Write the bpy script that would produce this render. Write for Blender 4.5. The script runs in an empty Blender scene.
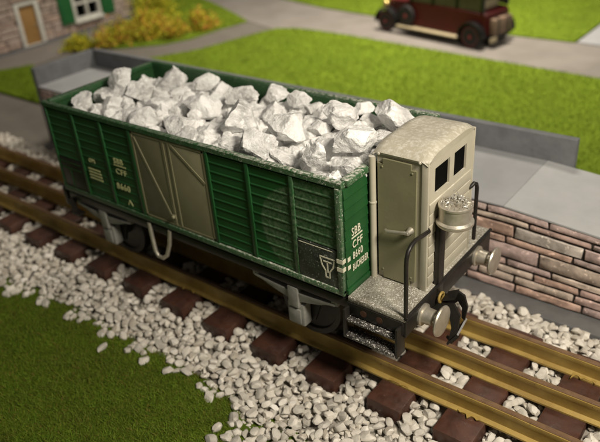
import bpy, bmesh, math, random
import numpy as np
from mathutils import Vector, Matrix, noise

# ------------------------------------------------------------------ camera, light, exposure
K = 0.001                                    # everything below is written in millimetres of the real model layout
random.seed(7); RNG = np.random.default_rng(7)
SC = bpy.context.scene
COL = SC.collection
CAM_O = Vector((89.332, -150.789, 141.890))
CAM_F = Vector((-0.55484447, 0.66369786, -0.50165005))
CAM_R = Vector((0.79082102, 0.6079993, -0.07027776))
CAM_U = Vector((-0.25835968, 0.43570863, 0.86221127))
FPX = 670.2                                  # focal length in pixels of a 600 px wide picture
cd = bpy.data.cameras.new('camera'); cam = bpy.data.objects.new('camera', cd); COL.objects.link(cam)
cd.sensor_fit = 'HORIZONTAL'; cd.sensor_width = 36.0; cd.lens = 36.0*FPX/600.0
cd.clip_start = 0.005; cd.clip_end = 20.0
cd.dof.use_dof = True
cd.dof.focus_distance = (Vector((2, -24, 48)) - CAM_O).dot(CAM_F)*K
cd.dof.aperture_fstop = 19.0
m = Matrix.Identity(4)
for i in range(3):
    m[i][0] = CAM_R[i]; m[i][1] = CAM_U[i]; m[i][2] = -CAM_F[i]; m[i][3] = CAM_O[i]*K
cam.matrix_world = m
SC.camera = cam

w = bpy.data.worlds.new('World'); SC.world = w; w.use_nodes = True
bg = w.node_tree.nodes['Background']
bg.inputs[0].default_value = (1.0, 0.92, 0.80, 1); bg.inputs[1].default_value = 0.08

def area_lamp(name, loc, target, size, watts, colour, spread=180):
    l = bpy.data.lights.new(name, 'AREA'); l.shape = 'DISK'; l.size = size*K; l.energy = watts; l.color = colour
    l.spread = math.radians(spread)
    o = bpy.data.objects.new(name, l); COL.objects.link(o); o.location = Vector(loc)*K
    d = (Vector(target)-Vector(loc)).normalized()
    o.rotation_euler = d.to_track_quat('-Z', 'Y').to_euler()
    return o
area_lamp('room_lamp', (168, -70, 225), (14, -10, 20), 64, 0.95, (1.0, 0.905, 0.76))
area_lamp('ceiling_lamp', (-120, 340, 520), (-195, 365, 0), 150, 1.75, (1.0, 0.905, 0.76), 88)

SC.render.engine = 'CYCLES'
SC.view_settings.view_transform = 'Standard'; SC.view_settings.look = 'None'
SC.view_settings.exposure = 0.0; SC.view_settings.gamma = 1.0; SC.view_settings.use_curve_mapping = False
SC.cycles.use_denoising = True
SC.cycles.max_bounces = 6

# ------------------------------------------------------------------ helpers
def link(o, parent=None):
    COL.objects.link(o)
    if parent is not None: o.parent = parent
    return o

def tag(o, label=None, cat=None, group=None, kind=None):
    if label: o['label'] = label
    if cat: o['category'] = cat
    if group: o['group'] = group
    if kind: o['kind'] = kind
    return o

def thing(name, label, cat, loc=(0, 0, 0), rz=0.0, group=None):
    o = bpy.data.objects.new(name, None); o.empty_display_size = 0.01
    COL.objects.link(o); o.location = Vector(loc)*K; o.rotation_euler = (0, 0, rz)
    return tag(o, label, cat, group)

class MB:
    """collects shapes (mm) into one mesh"""
    def __init__(s): s.v = []; s.f = []; s.sm = []
    def add(s, verts, faces, smooth=False):
        n = len(s.v); s.v += [tuple(p) for p in verts]
        s.f += [tuple(i+n for i in f) for f in faces]; s.sm += [smooth]*len(faces)
        return s
    def box(s, x0, x1, y0, y1, z0, z1, b=0.0):
        if b <= 0:
            vs = [(x, y, z) for x in (x0, x1) for y in (y0, y1) for z in (z0, z1)]
            return s.add(vs, [(0, 1, 3, 2), (4, 6, 7, 5), (0, 4, 5, 1), (2, 3, 7, 6), (0, 2, 6, 4), (1, 5, 7, 3)])
        bm = bmesh.new(); bmesh.ops.create_cube(bm, size=1)
        for v in bm.verts:
            v.co = Vector(((x0+x1)/2+v.co.x*(x1-x0), (y0+y1)/2+v.co.y*(y1-y0), (z0+z1)/2+v.co.z*(z1-z0)))
        bmesh.ops.bevel(bm, geom=bm.edges[:], offset=b, segments=2, affect='EDGES', profile=0.5)
        s.bm(bm); return s
    def bm(s, bm, smooth=False):
        bm.verts.index_update()
        s.add([v.co[:] for v in bm.verts], [[v.index for v in f.verts] for f in bm.faces], smooth); bm.free(); return s
    def tube(s, path, r, n=10, caps=True, smooth=True):
        path = [Vector(p) for p in path]; rr = r if isinstance(r, (list, tuple)) else [r]*len(path)
        vs = []; up = None
        for i, p in enumerate(path):
            t = (path[min(i+1, len(path)-1)]-path[max(i-1, 0)]).normalized()
            if up is None: up = Vector((0, 0, 1)) if abs(t.z) < .9 else Vector((1, 0, 0))
            a = t.cross(up).normalized(); b = a.cross(t).normalized(); up = b
            for k in range(n):
                an = 2*math.pi*k/n; vs.append(p+(a*math.cos(an)+b*math.sin(an))*rr[i])
        fs = []
        for i in range(len(path)-1):
            for k in range(n): fs.append((i*n+k, i*n+(k+1) % n, (i+1)*n+(k+1) % n, (i+1)*n+k))
        s.add(vs, fs, smooth)
        if caps:
            s.add(vs[:n], [tuple(range(n))[::-1]]); s.add(vs[-n:], [tuple(range(n))])
        return s
    def lathe(s, origin, axis, prof, n=28, smooth=True):
        """prof: list of (distance along axis, radius)"""
        o = Vector(origin); t = Vector(axis).normalized()
        a = t.orthogonal().normalized(); b = t.cross(a)
        vs = []; fs = []
        for d, r in prof:
            for k in range(n):
                an = 2*math.pi*k/n; vs.append(o+t*d+(a*math.cos(an)+b*math.sin(an))*r)
        for i in range(len(prof)-1):
            for k in range(n): fs.append((i*n+k, i*n+(k+1) % n, (i+1)*n+(k+1) % n, (i+1)*n+k))
        s.add(vs, fs, smooth)
        s.add(vs[:n], [tuple(range(n))[::-1]]); s.add(vs[-n:], [tuple(range(n))])
        return s
    def prism(s, poly, z0, z1):
        n = len(poly)
        vs = [(x, y, z0) for x, y in poly]+[(x, y, z1) for x, y in poly]
        fs = [tuple(range(n))[::-1], tuple(range(n, 2*n))]+[(i, (i+1) % n, n+(i+1) % n, n+i) for i in range(n)]
        return s.add(vs, fs)
    def extrude(s, poly3, d):
        """polygon of 3d points pushed along d"""
        n = len(poly3); d = Vector(d); P = [Vector(p) for p in poly3]
        return s.add(P+[p+d for p in P], [tuple(range(n))[::-1], tuple(range(n, 2*n))]+[(i, (i+1) % n, n+(i+1) % n, n+i) for i in range(n)])
    def mesh(s, name, mat, sharp=None):
        me = bpy.data.meshes.new(name)
        me.from_pydata([(x*K, y*K, z*K) for x, y, z in s.v], [], s.f)
        me.polygons.foreach_set('use_smooth', s.sm)
        if mat: me.materials.append(mat)
        bm = bmesh.new(); bm.from_mesh(me); bmesh.ops.recalc_face_normals(bm, faces=bm.faces); bm.to_mesh(me); bm.free()
        if sharp is not None: me.set_sharp_from_angle(angle=math.radians(sharp))
        return me

def part(name, mb, mat, parent=None, loc=(0, 0, 0), sharp=40, label=None, kind=None):
    me = mb.mesh(name, mat, sharp) if isinstance(mb, MB) else mb
    o = bpy.data.objects.new(name, me); link(o, parent); o.location = Vector(loc)*K
    return tag(o, label=label, kind=kind)

def fast_mesh(name, V, F, mat, smooth=True):
    """numpy vertices (n,3) in mm, equal-sized faces (m,k)"""
    me = bpy.data.meshes.new(name)
    me.vertices.add(len(V)); me.vertices.foreach_set('co', (np.asarray(V, np.float32)*K).ravel())
    k = F.shape[1]; me.loops.add(F.size); me.polygons.add(len(F))
    me.loops.foreach_set('vertex_index', F.astype(np.int32).ravel())
    me.polygons.foreach_set('loop_start', np.arange(0, F.size, k, dtype=np.int32))
    me.polygons.foreach_set('use_smooth', np.full(len(F), smooth))
    me.update(calc_edges=True); me.materials.append(mat); me.validate()
    return me

# ------------------------------------------------------------------ materials
def mat(name, c1, c2=None, scale=0.25, rough=0.5, metal=0.0, bump=0.0, bscale=1.5, detail=4.0,
        speck=None, rand=0.0, island=None, rough2=None, spec=0.5, dust=None, contrast=(0.35, 0.65), sheen=0.0):
    """procedural paint / metal / stone. scales are per millimetre. speck=(colour, threshold, scale, rough); dust=(colour, amount, scale)"""
    M = bpy.data.materials.new(name); M.use_nodes = True
    nt = M.node_tree; N = nt.nodes; L = nt.links; B = N['Principled BSDF']
    B.inputs['Roughness'].default_value = rough; B.inputs['Metallic'].default_value = metal
    B.inputs['Specular IOR Level'].default_value = spec
    geo = N.new('ShaderNodeNewGeometry')
    def nz(sc, det=4.0, rg=0.6):
        n = N.new('ShaderNodeTexNoise'); n.inputs['Scale'].default_value = sc*1000; n.inputs['Detail'].default_value = det
        n.inputs['Roughness'].default_value = rg; L.new(geo.outputs['Position'], n.inputs['Vector']); return n.outputs['Fac']
    def ramp(src, a, b):
        r = N.new('ShaderNodeMapRange'); r.inputs['From Min'].default_value = a; r.inputs['From Max'].default_value = b
        L.new(src, r.inputs['Value']); return r.outputs['Result']
    def mix(f, a, b):
        x = N.new('ShaderNodeMix'); x.data_type = 'RGBA'
        if isinstance(f, float): x.inputs[0].default_value = f
        else: L.new(f, x.inputs[0])
        for k, q in ((6, a), (7, b)):
            if isinstance(q, tuple): x.inputs[k].default_value = q+(1,)
            else: L.new(q, x.inputs[k])
        return x.outputs[2]
    def mth(op, a, b):
        x = N.new('ShaderNodeMath'); x.operation = op; x.use_clamp = True
        for k, q in ((0, a), (1, b)):
            if isinstance(q, (int, float)): x.inputs[k].default_value = q
            else: L.new(q, x.inputs[k])
        return x.outputs[0]
    M['_'] = 0; del M['_']
    c2 = c2 or tuple(min(1, q*0.8) for q in c1)
    if island:
        rp = N.new('ShaderNodeValToRGB'); L.new(geo.outputs['Random Per Island'], rp.inputs['Fac'])
        e = rp.color_ramp.elements
        while len(e) < len(island): e.new(0.5)
        for i, c in enumerate(island): e[i].position = i/(len(island)-1); e[i].color = c+(1,)
        col = rp.outputs['Color']
        col = mix(mth('MULTIPLY', ramp(nz(scale, detail), 0.4, 0.65), 0.35), col, c2)
    else:
        col = mix(ramp(nz(scale, detail), *contrast), c1, c2)
    if rand > 0:
        oi = N.new('ShaderNodeObjectInfo'); hs = N.new('ShaderNodeHueSaturation')
        L.new(ramp(oi.outputs['Random'], 0, 1), hs.inputs['Value'])
        mr = hs.inputs['Value'].links[0].from_node
        mr.inputs['To Min'].default_value = 1-rand; mr.inputs['To Max'].default_value = 1+rand
        L.new(col, hs.inputs['Color']); col = hs.outputs['Color']
    rgh = None
    if rough2 is not None:
        r = N.new('ShaderNodeMapRange'); L.new(nz(scale*2.3), r.inputs['Value'])
        r.inputs['From Min'].default_value = .35; r.inputs['From Max'].default_value = .65
        r.inputs['To Min'].default_value = rough; r.inputs['To Max'].default_value = rough2; L.new(r.outputs['Result'], B.inputs['Roughness'])
    if speck:
        c, th, sc, _ = speck
        col = mix(ramp(nz(sc, 3.0, .7), th, th+.06), col, c)
    if dust:                                   # powder that has settled on faces that look up
        c, amt, sc = dust
        sp = N.new('ShaderNodeSeparateXYZ'); L.new(geo.outputs['True Normal'], sp.inputs[0])
        up = ramp(sp.outputs['Z'], 0.3, 0.9)
        f = mth('MULTIPLY', up, ramp(nz(sc, 6.0, .75), .62-amt*.3, .72-amt*.2))
        col = mix(f, col, c)
    L.new(col, B.inputs['Base Color'])
    if bump > 0:
        bp = N.new('ShaderNodeBump'); bp.inputs['Strength'].default_value = 1.0; bp.inputs['Distance'].default_value = bump*K
        L.new(nz(bscale, 6.0), bp.inputs['Height']); L.new(bp.outputs['Normal'], B.inputs['Normal'])
    return M

DUST = (0.62, 0.60, 0.54)
M_green = mat('green_paint', (0.014, 0.080, 0.021), (0.011, 0.064, 0.017), scale=.08, rough=.34, rough2=.5, bump=.03, bscale=1.2, rand=.06, speck=((0.20, 0.26, 0.15), .70, 2.2, .6))
M_rim = mat('worn_green_rim', (0.03, 0.10, 0.035), (0.10, 0.15, 0.09), scale=.5, rough=.45, bump=.05, bscale=1.5, speck=((0.50, 0.50, 0.44), .59, 1.6, .6), dust=(DUST, .6, .8))
M_inside = mat('green_inside', (0.012, 0.06, 0.016), (0.02, 0.07, 0.02), scale=.2, rough=.55)
M_olive = mat('grey_green_door_paint', (0.225, 0.213, 0.128), (0.188, 0.178, 0.105), scale=.08, rough=.42, rough2=.55, bump=.03, bscale=1.0, rand=.05)
M_cream = mat('cream_paint', (0.475, 0.445, 0.35), (0.42, 0.39, 0.305), scale=.1, rough=.38, rough2=.5, bump=.03, bscale=1, dust=((.66, .63, .56), .45, .25))
M_roof = mat('cream_roof_paint', (0.45, 0.42, 0.335), (0.39, 0.36, 0.28), scale=.12, rough=.3, rough2=.5, bump=.22, bscale=.16, dust=((.57, .545, .475), .5, .9))
M_black = mat('black_metal', (0.012, 0.011, 0.010), (0.022, 0.019, 0.016), scale=.3, rough=.42, bump=.05, bscale=1, metal=.2)
M_blackglass = mat('dark_window_pane', (0.002, 0.002, 0.002), rough=.5, spec=.03)
M_grit = mat('step_grit', (0.02, 0.018, 0.016), (0.06, 0.054, 0.048), scale=.4, rough=.4, bump=.5, bscale=1.8, speck=((.75, .73, .68), .56, 2.2, .4))
M_floor = mat('gritty_platform', (0.36, 0.34, 0.28), (0.21, 0.19, 0.15), scale=.16, rough=.45, bump=.5, bscale=1.9, speck=((.78, .76, .70), .555, 2.4, .5))
M_silver = mat('silver_metal', (0.62, 0.58, 0.50), (0.50, 0.46, 0.38), scale=.3, rough=.32, rough2=.5, metal=.75, bump=.04, bscale=1)
M_grey = mat('light_grey_casting', (0.28, 0.28, 0.255), (0.21, 0.21, 0.19), scale=.3, rough=.5, bump=.08, bscale=.7, rand=.05)
M_white = mat('cream_lettering', (0.72, 0.70, 0.55), (0.60, 0.58, 0.44), scale=1.0, rough=.5)
M_yellowprint = mat('faded_yellow_print', (0.62, 0.62, 0.30), (0.46, 0.48, 0.24), scale=1.0, rough=.5)
M_chalk = mat('black_chalkboard', (0.016, 0.018, 0.016), (0.05, 0.06, 0.05), scale=.18, rough=.4, speck=((.34, .34, .30), .60, 1.3, .6))
M_rail = mat('brass_rail', (0.40, 0.28, 0.075), (0.29, 0.19, 0.05), scale=.12, rough=.45, rough2=.65, metal=.15, bump=.06, bscale=.5, speck=((.09, .05, .02), .69, .5, .5))
M_railtop = mat('tarnished_rail_head', (0.19, 0.11, 0.055), (0.13, 0.075, 0.04), scale=.25, rough=.55, metal=.15, bump=.06, bscale=.8)
M_sleeper = mat('brown_sleeper', (0.078, 0.032, 0.020), (0.044, 0.019, 0.013), scale=.18, rough=.36, rough2=.6, bump=.15, bscale=.35, rand=.18, speck=((.15, .10, .07), .68, .8, .6))
M_pebble = mat('pale_pebble', (0.64, 0.605, 0.54), (0.48, 0.45, 0.395), scale=.35, rough=.62, bump=.12, bscale=.9, rand=.16, speck=((.25, .21, .16), .72, .8, .6))
M_pebbles = mat('pale_pebbles', None or (0.5, 0.46, 0.38), (0.42, 0.38, 0.31), scale=.35, rough=.62, bump=.12, bscale=.9,
                island=[(0.36, 0.32, 0.265), (0.53, 0.49, 0.425), (0.63, 0.59, 0.525), (0.69, 0.655, 0.59), (0.76, 0.73, 0.68)])
M_bed = mat('ballast_bed', (0.22, 0.20, 0.17), (0.34, 0.31, 0.27), scale=.4, rough=.8, bump=.8, bscale=.5)
M_rock = mat('white_quartz', (0.90, 0.895, 0.88), (0.46, 0.45, 0.435), scale=.18, rough=.45, rough2=.75, bump=1.1, bscale=.42, detail=9, contrast=(.40, .74), rand=.10, speck=((.97, .97, .96), .57, .7, .3))  # near-white specks paint sparkle into the colour; grey mottle also adds shading contrast
M_crystal = mat('crumpled_foil', (0.80, 0.78, 0.72), (0.55, 0.53, 0.48), scale=.8, rough=.22, metal=.65)
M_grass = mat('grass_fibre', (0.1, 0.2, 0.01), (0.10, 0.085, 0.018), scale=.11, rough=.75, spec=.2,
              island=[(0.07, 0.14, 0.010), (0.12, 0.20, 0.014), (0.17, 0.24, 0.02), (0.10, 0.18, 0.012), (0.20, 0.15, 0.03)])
M_grassfar = mat('grass_fibre_pale', (0.1, 0.2, 0.01), (0.145, 0.165, 0.018), scale=.035, rough=.8, spec=.15,  # paler, yellower green for the lawns behind the track
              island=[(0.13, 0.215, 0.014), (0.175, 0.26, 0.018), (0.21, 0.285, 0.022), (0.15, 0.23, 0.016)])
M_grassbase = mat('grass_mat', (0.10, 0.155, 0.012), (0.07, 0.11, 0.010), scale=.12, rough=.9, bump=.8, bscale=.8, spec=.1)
M_grassbasefar = mat('grass_mat_pale', (0.165, 0.24, 0.018), (0.13, 0.19, 0.016), scale=.04, rough=.9, bump=.8, bscale=.5, spec=.1)  # matching paler base under those fibres
M_asphalt = mat('grey_ground_card', (0.15, 0.135, 0.115), (0.125, 0.112, 0.096), scale=.05, rough=.85, bump=.15, bscale=1)
M_road = mat('grey_road_card', (0.215, 0.195, 0.175), (0.175, 0.158, 0.14), scale=.04, rough=.85, bump=.12, bscale=1)
M_deck = mat('light_grey_deck', (0.325, 0.33, 0.34), (0.27, 0.275, 0.285), scale=.05, rough=.7, bump=.06, bscale=.8)
M_ramp = mat('pale_grey_ramp', (0.39, 0.395, 0.40), (0.34, 0.345, 0.35), scale=.06, rough=.7, bump=.06, bscale=.8)
M_parapet = mat('grey_parapet', (0.15, 0.155, 0.165), (0.115, 0.12, 0.128), scale=.15, rough=.75, bump=.2, bscale=.5)
M_footing = mat('dark_grey_footing', (0.13, 0.13, 0.13), (0.10, 0.10, 0.10), scale=.15, rough=.7, bump=.1, bscale=.5)
M_mortar = mat('dark_mortar', (0.055, 0.042, 0.036), (0.035, 0.028, 0.024), scale=.4, rough=.85)
def stone_mats(prefix, cols):
    return [mat('%s_stone_%d' % (prefix, i), c, tuple(q*.50 for q in c), scale=.20, rough=.72, bump=.35, bscale=.35, detail=7,
                contrast=(.40, .70), rand=.10, speck=(tuple(min(1, q*1.5+.04) for q in c), .60, .45, .6)) for i, c in enumerate(cols)]
M_stones = stone_mats('platform', [(0.60, 0.43, 0.38), (0.60, 0.49, 0.41), (0.56, 0.50, 0.45), (0.62, 0.47, 0.44), (0.60, 0.41, 0.33), (0.50, 0.39, 0.36)])
M_hstones = stone_mats('house', [(0.46, 0.34, 0.28), (0.48, 0.38, 0.33), (0.44, 0.35, 0.30)])
M_housewhite = mat('white_trim', (0.70, 0.69, 0.64), rough=.5)
M_housedoor = mat('tan_door', (0.33, 0.19, 0.065), (0.29, 0.165, 0.055), scale=.1, rough=.5)
M_shutter = mat('green_shutter', (0.02, 0.14, 0.04), rough=.5)
M_roofred = mat('brown_house_roof', (0.16, 0.08, 0.05), scale=.1, rough=.7)
M_carred = mat('dark_red_car_paint', (0.085, 0.010, 0.009), (0.07, 0.008, 0.008), scale=.1, rough=.45, spec=.3)
M_carblack = mat('black_car_paint', (0.010, 0.009, 0.009), rough=.28)
M_tyre = mat('black_rubber', (0.018, 0.016, 0.015), rough=.7)
M_spoke = mat('red_wheel_disc', (0.30, 0.04, 0.042), rough=.4)
M_carcream = mat('cream_car_trim', (0.50, 0.42, 0.27), rough=.5)
M_carglass = mat('car_window_glass', (0.10, 0.095, 0.05), rough=.35, spec=.2)
M_trunk = mat('tan_leather', (0.22, 0.15, 0.10), (0.15, 0.10, 0.07), scale=.2, rough=.6)
M_brasslamp = mat('brass_headlamp', (0.6, 0.45, 0.18), rough=.3, metal=.8)
M_bush = mat('autumn_leaf', (0.3, 0.3, 0.03), (0.20, 0.22, 0.02), scale=.05, rough=.7, spec=.2,
             island=[(0.20, 0.29, 0.02), (0.50, 0.46, 0.03), (0.60, 0.50, 0.03), (0.30, 0.36, 0.03), (0.62, 0.20, 0.05), (0.55, 0.30, 0.05)])
M_bush2 = mat('yellow_leaf', (0.3, 0.3, 0.03), (0.20, 0.22, 0.02), scale=.05, rough=.7, spec=.2,
             island=[(0.24, 0.32, 0.02), (0.52, 0.48, 0.03), (0.60, 0.52, 0.03), (0.34, 0.38, 0.03), (0.56, 0.40, 0.04)])
M_twig = mat('brown_twig', (0.09, 0.055, 0.03), rough=.8)

# weathered near side of the wagon: a dull round rub mark and powder near the front corner (a mark with a shape of its own)
def worn_green():
    M = M_green.copy(); M.name = 'green_paint_rubbed'; nt = M.node_tree; N = nt.nodes; L = nt.links; B = N['Principled BSDF']
    src = B.inputs['Base Color'].links[0].from_socket
    geo = next(n for n in N if n.type == 'NEW_GEOMETRY')
    d = N.new('ShaderNodeVectorMath'); d.operation = 'DISTANCE'; L.new(geo.outputs['Position'], d.inputs[0]); d.inputs[1].default_value = (-.0145, -.027, .0435)
    r = N.new('ShaderNodeMapRange'); L.new(d.outputs['Value'], r.inputs['Value'])
    r.inputs['From Min'].default_value = .0150; r.inputs['From Max'].default_value = .0143; r.inputs['To Min'].default_value = 0; r.inputs['To Max'].default_value = 1
    s = N.new('ShaderNodeSeparateXYZ'); L.new(geo.outputs['Position'], s.inputs[0])
    r2 = N.new('ShaderNodeMapRange'); L.new(s.outputs['X'], r2.inputs['Value']); r2.inputs['From Min'].default_value = -.0185; r2.inputs['From Max'].default_value = -.0150; r2.inputs['To Max'].default_value = .9
    mx = N.new('ShaderNodeMath'); mx.operation = 'MAXIMUM'; L.new(r.outputs['Result'], mx.inputs[0]); L.new(r2.outputs['Result'], mx.inputs[1])
    n = N.new('ShaderNodeTexNoise'); n.inputs['Scale'].default_value = 900; n.inputs['Detail'].default_value = 7; n.inputs['Roughness'].default_value = .75
    L.new(geo.outputs['Position'], n.inputs['Vector'])
    r3 = N.new('ShaderNodeMapRange'); L.new(n.outputs['Fac'], r3.inputs['Value']); r3.inputs['From Min'].default_value = .40; r3.inputs['From Max'].default_value = .74; r3.inputs['To Min'].default_value = .04; r3.inputs['To Max'].default_value = .8
    mu = N.new('ShaderNodeMath'); mu.operation = 'MULTIPLY'; L.new(mx.outputs[0], mu.inputs[0]); L.new(r3.outputs['Result'], mu.inputs[1])
    x = N.new('ShaderNodeMix'); x.data_type = 'RGBA'; L.new(mu.outputs[0], x.inputs[0]); L.new(src, x.inputs[6]); x.inputs[7].default_value = (.19, .24, .16, 1)
    L.new(x.outputs[2], B.inputs['Base Color'])
    return M
M_worn = worn_green()
def front_wear(M, clean):                                # rubbed paint only near the front end, where the wagon is handled
    nt = M.node_tree; N = nt.nodes; L = nt.links; B = N['Principled BSDF']; src = B.inputs['Base Color'].links[0].from_socket
    geo = next(n for n in N if n.type == 'NEW_GEOMETRY'); s = N.new('ShaderNodeSeparateXYZ'); L.new(geo.outputs['Position'], s.inputs[0])
    r = N.new('ShaderNodeMapRange'); L.new(s.outputs['X'], r.inputs['Value']); r.inputs['From Min'].default_value = -.075; r.inputs['From Max'].default_value = -.015; r.inputs['To Min'].default_value = .18
    x = N.new('ShaderNodeMix'); x.data_type = 'RGBA'; L.new(r.outputs['Result'], x.inputs[0]); x.inputs[6].default_value = clean+(1,); L.new(src, x.inputs[7]); L.new(x.outputs[2], B.inputs['Base Color'])
front_wear(M_rim, (0.013, 0.070, 0.018))

# ------------------------------------------------------------------ the setting
def sheet(name, poly, z0, z1, m, label=None, cat=None):
    return tag(part(name, MB().prism(poly, z0, z1), m), label, cat, kind='structure')

sheet('ground', [(-1500, -900), (900, -900), (900, 1500), (-1500, 1500)], -24, -14, M_asphalt)
front_lawn_poly = [(-700, -600), (500, -600), (500, -45), (-700, -45)]
sheet('front_lawn', front_lawn_poly, -13.9, -13.3, M_grassbase)
mid_lawn_poly = [(-300, 94), (300, 94), (300, 285), (60, 296), (-23, 303), (-107, 312), (-185, 320.5), (-240, 327), (-276, 329), (-300, 327), (-314, 320), (-324, 285), (-333, 240), (-354, 203), (-372, 170), (-340, 120)]
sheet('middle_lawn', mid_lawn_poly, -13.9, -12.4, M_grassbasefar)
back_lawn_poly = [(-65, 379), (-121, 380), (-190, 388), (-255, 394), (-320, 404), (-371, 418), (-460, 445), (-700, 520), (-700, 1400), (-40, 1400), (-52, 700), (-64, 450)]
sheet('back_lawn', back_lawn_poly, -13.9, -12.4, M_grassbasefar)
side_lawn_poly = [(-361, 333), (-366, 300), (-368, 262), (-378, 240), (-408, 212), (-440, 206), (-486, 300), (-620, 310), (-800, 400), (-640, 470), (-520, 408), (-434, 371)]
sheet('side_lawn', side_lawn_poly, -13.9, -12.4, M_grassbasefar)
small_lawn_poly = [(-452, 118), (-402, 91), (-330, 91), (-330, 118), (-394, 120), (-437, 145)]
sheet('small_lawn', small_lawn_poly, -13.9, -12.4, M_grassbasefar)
road_poly = [(700, 260), (300, 284), (60, 295), (-23, 302), (-107, 311), (-185, 319), (-240, 325.5), (-276, 327), (-300, 326), (-314, 319), (-361, 334), (-434, 372), (-520, 409), (-640, 471), (-800, 540), (-800, 600), (-700, 521),
             (-460, 446), (-371, 419), (-320, 405), (-255, 395), (-190, 389), (-121, 381), (-65, 380), (60, 366), (300, 350), (700, 330)]
sheet('road', road_poly, -13.95, -13.55, M_road)
sheet('back_pavement', [(-63.5, 380.5), (60, 367), (300, 351), (700, 340), (700, 1300), (-38.5, 1300), (-50.5, 700), (-62.5, 450)], -13.95, -13.0, M_deck)
sheet('house_pavement', [(-489, 60), (-452, 60), (-452, 117), (-438, 147), (-444, 250), (-489, 250)], -13.95, -13.1, M_road)

# ------------------------------------------------------------------ grass fibres
def in_poly(px, py, poly):
    c = np.zeros(len(px), bool); n = len(poly)
    for i in range(n):
        x0, y0 = poly[i]; x1, y1 = poly[i-1]
        if y0 == y1: continue
        c ^= ((y0 > py) != (y1 > py)) & (px < (x1-x0)*(py-y0)/(y1-y0)+x0)
    return c
def grass(name, pts, z, hmin, hmax, wid, m, label):
    n = len(pts); a = RNG.uniform(0, 2*np.pi, n); h = RNG.uniform(hmin, hmax, n); ww = RNG.uniform(.6, 1.3, n)*wid
    lean = RNG.normal(0, .65, (n, 2))*h[:, None]
    V = np.zeros((n, 3, 3)); dx = np.cos(a)*ww/2; dy = np.sin(a)*ww/2
    V[:, 0, 0] = pts[:, 0]-dx; V[:, 0, 1] = pts[:, 1]-dy; V[:, 1, 0] = pts[:, 0]+dx; V[:, 1, 1] = pts[:, 1]+dy
    V[:, 0:2, 2] = z; V[:, 2, 0] = pts[:, 0]+lean[:, 0]; V[:, 2, 1] = pts[:, 1]+lean[:, 1]; V[:, 2, 2] = z+h
    me = fast_mesh(name, V.reshape(-1, 3), np.arange(n*3).reshape(n, 3), m, False)
    o = bpy.data.objects.new(name, me); COL.objects.link(o)
    return tag(o, label, 'grass', kind='stuff')
EDGE_X = [-700, -330, -230, -157, -124, -105, -87, -66, -48, -36, -29, -22, -10, 20, 80, 500]
EDGE_Y = [-66, -66, -60, -54, -45.5, -47.5, -47, -45.5, -47, -48, -50, -56, -65, -80, -95, -95]
def edge_y(x): return np.interp(x, EDGE_X, EDGE_Y)
p = np.stack([RNG.uniform(-235, 5, 170000), RNG.uniform(-135, -44, 170000)], 1)
keep = (p[:, 1] < edge_y(p[:, 0])+2.5) & (p[:, 1] > -98-(p[:, 0]+80)*.75-14)
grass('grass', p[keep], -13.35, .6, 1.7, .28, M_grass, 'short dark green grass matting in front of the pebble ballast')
def field(poly, n, zz, nm, lab, lim=(-500, 120, 60, 620)):
    xs = [q[0] for q in poly]; ys = [q[1] for q in poly]
    p = np.stack([RNG.uniform(max(min(xs), lim[0]), min(max(xs), lim[1]), n), RNG.uniform(max(min(ys), lim[2]), min(max(ys), lim[3]), n)], 1)
    p = p[in_poly(p[:, 0], p[:, 1], poly)]
    grass(nm, p, zz, .8, 2.0, .5, M_grassfar, lab)
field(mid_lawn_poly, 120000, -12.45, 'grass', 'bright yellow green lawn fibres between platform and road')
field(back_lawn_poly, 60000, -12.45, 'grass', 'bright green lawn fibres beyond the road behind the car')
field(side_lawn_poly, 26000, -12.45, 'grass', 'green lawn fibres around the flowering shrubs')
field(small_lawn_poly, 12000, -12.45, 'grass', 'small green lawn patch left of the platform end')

# ------------------------------------------------------------------ track
track = thing('railway_track', 'three rail model railway track with brass rails on brown sleepers', 'track', (0, 0, -12.5))
TZ = 12.5                                            # local z of the rail top
SLP = MB().box(-5.8, 5.8, -28.2, 25.4, 0, 6.2, .5)
sl_mesh = SLP.mesh('sleeper', M_sleeper, 40)
SLEEPERS = [12.2+22.8*k for k in range(-23, 5)]
for x in SLEEPERS:
    o = part('sleeper', sl_mesh, None, track, (x+random.uniform(-.5, .5), random.uniform(-.6, .6), random.uniform(-.15, .1)))
    o.rotation_euler = (0, 0, random.uniform(-.015, .015))
def rail_profile(k):
    return [(-2.5, 6.15), (2.5, 6.15), (2.5, 6.75), (1.15, 7.3), (1.05, 10.4), (1.25, 10.9), (1.1, 12.05), (-1.1, 12.05), (-1.25, 10.9), (-1.05, 10.4), (-1.15, 7.3), (-2.5, 6.75)]
X0, X1 = -520, 110
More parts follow.
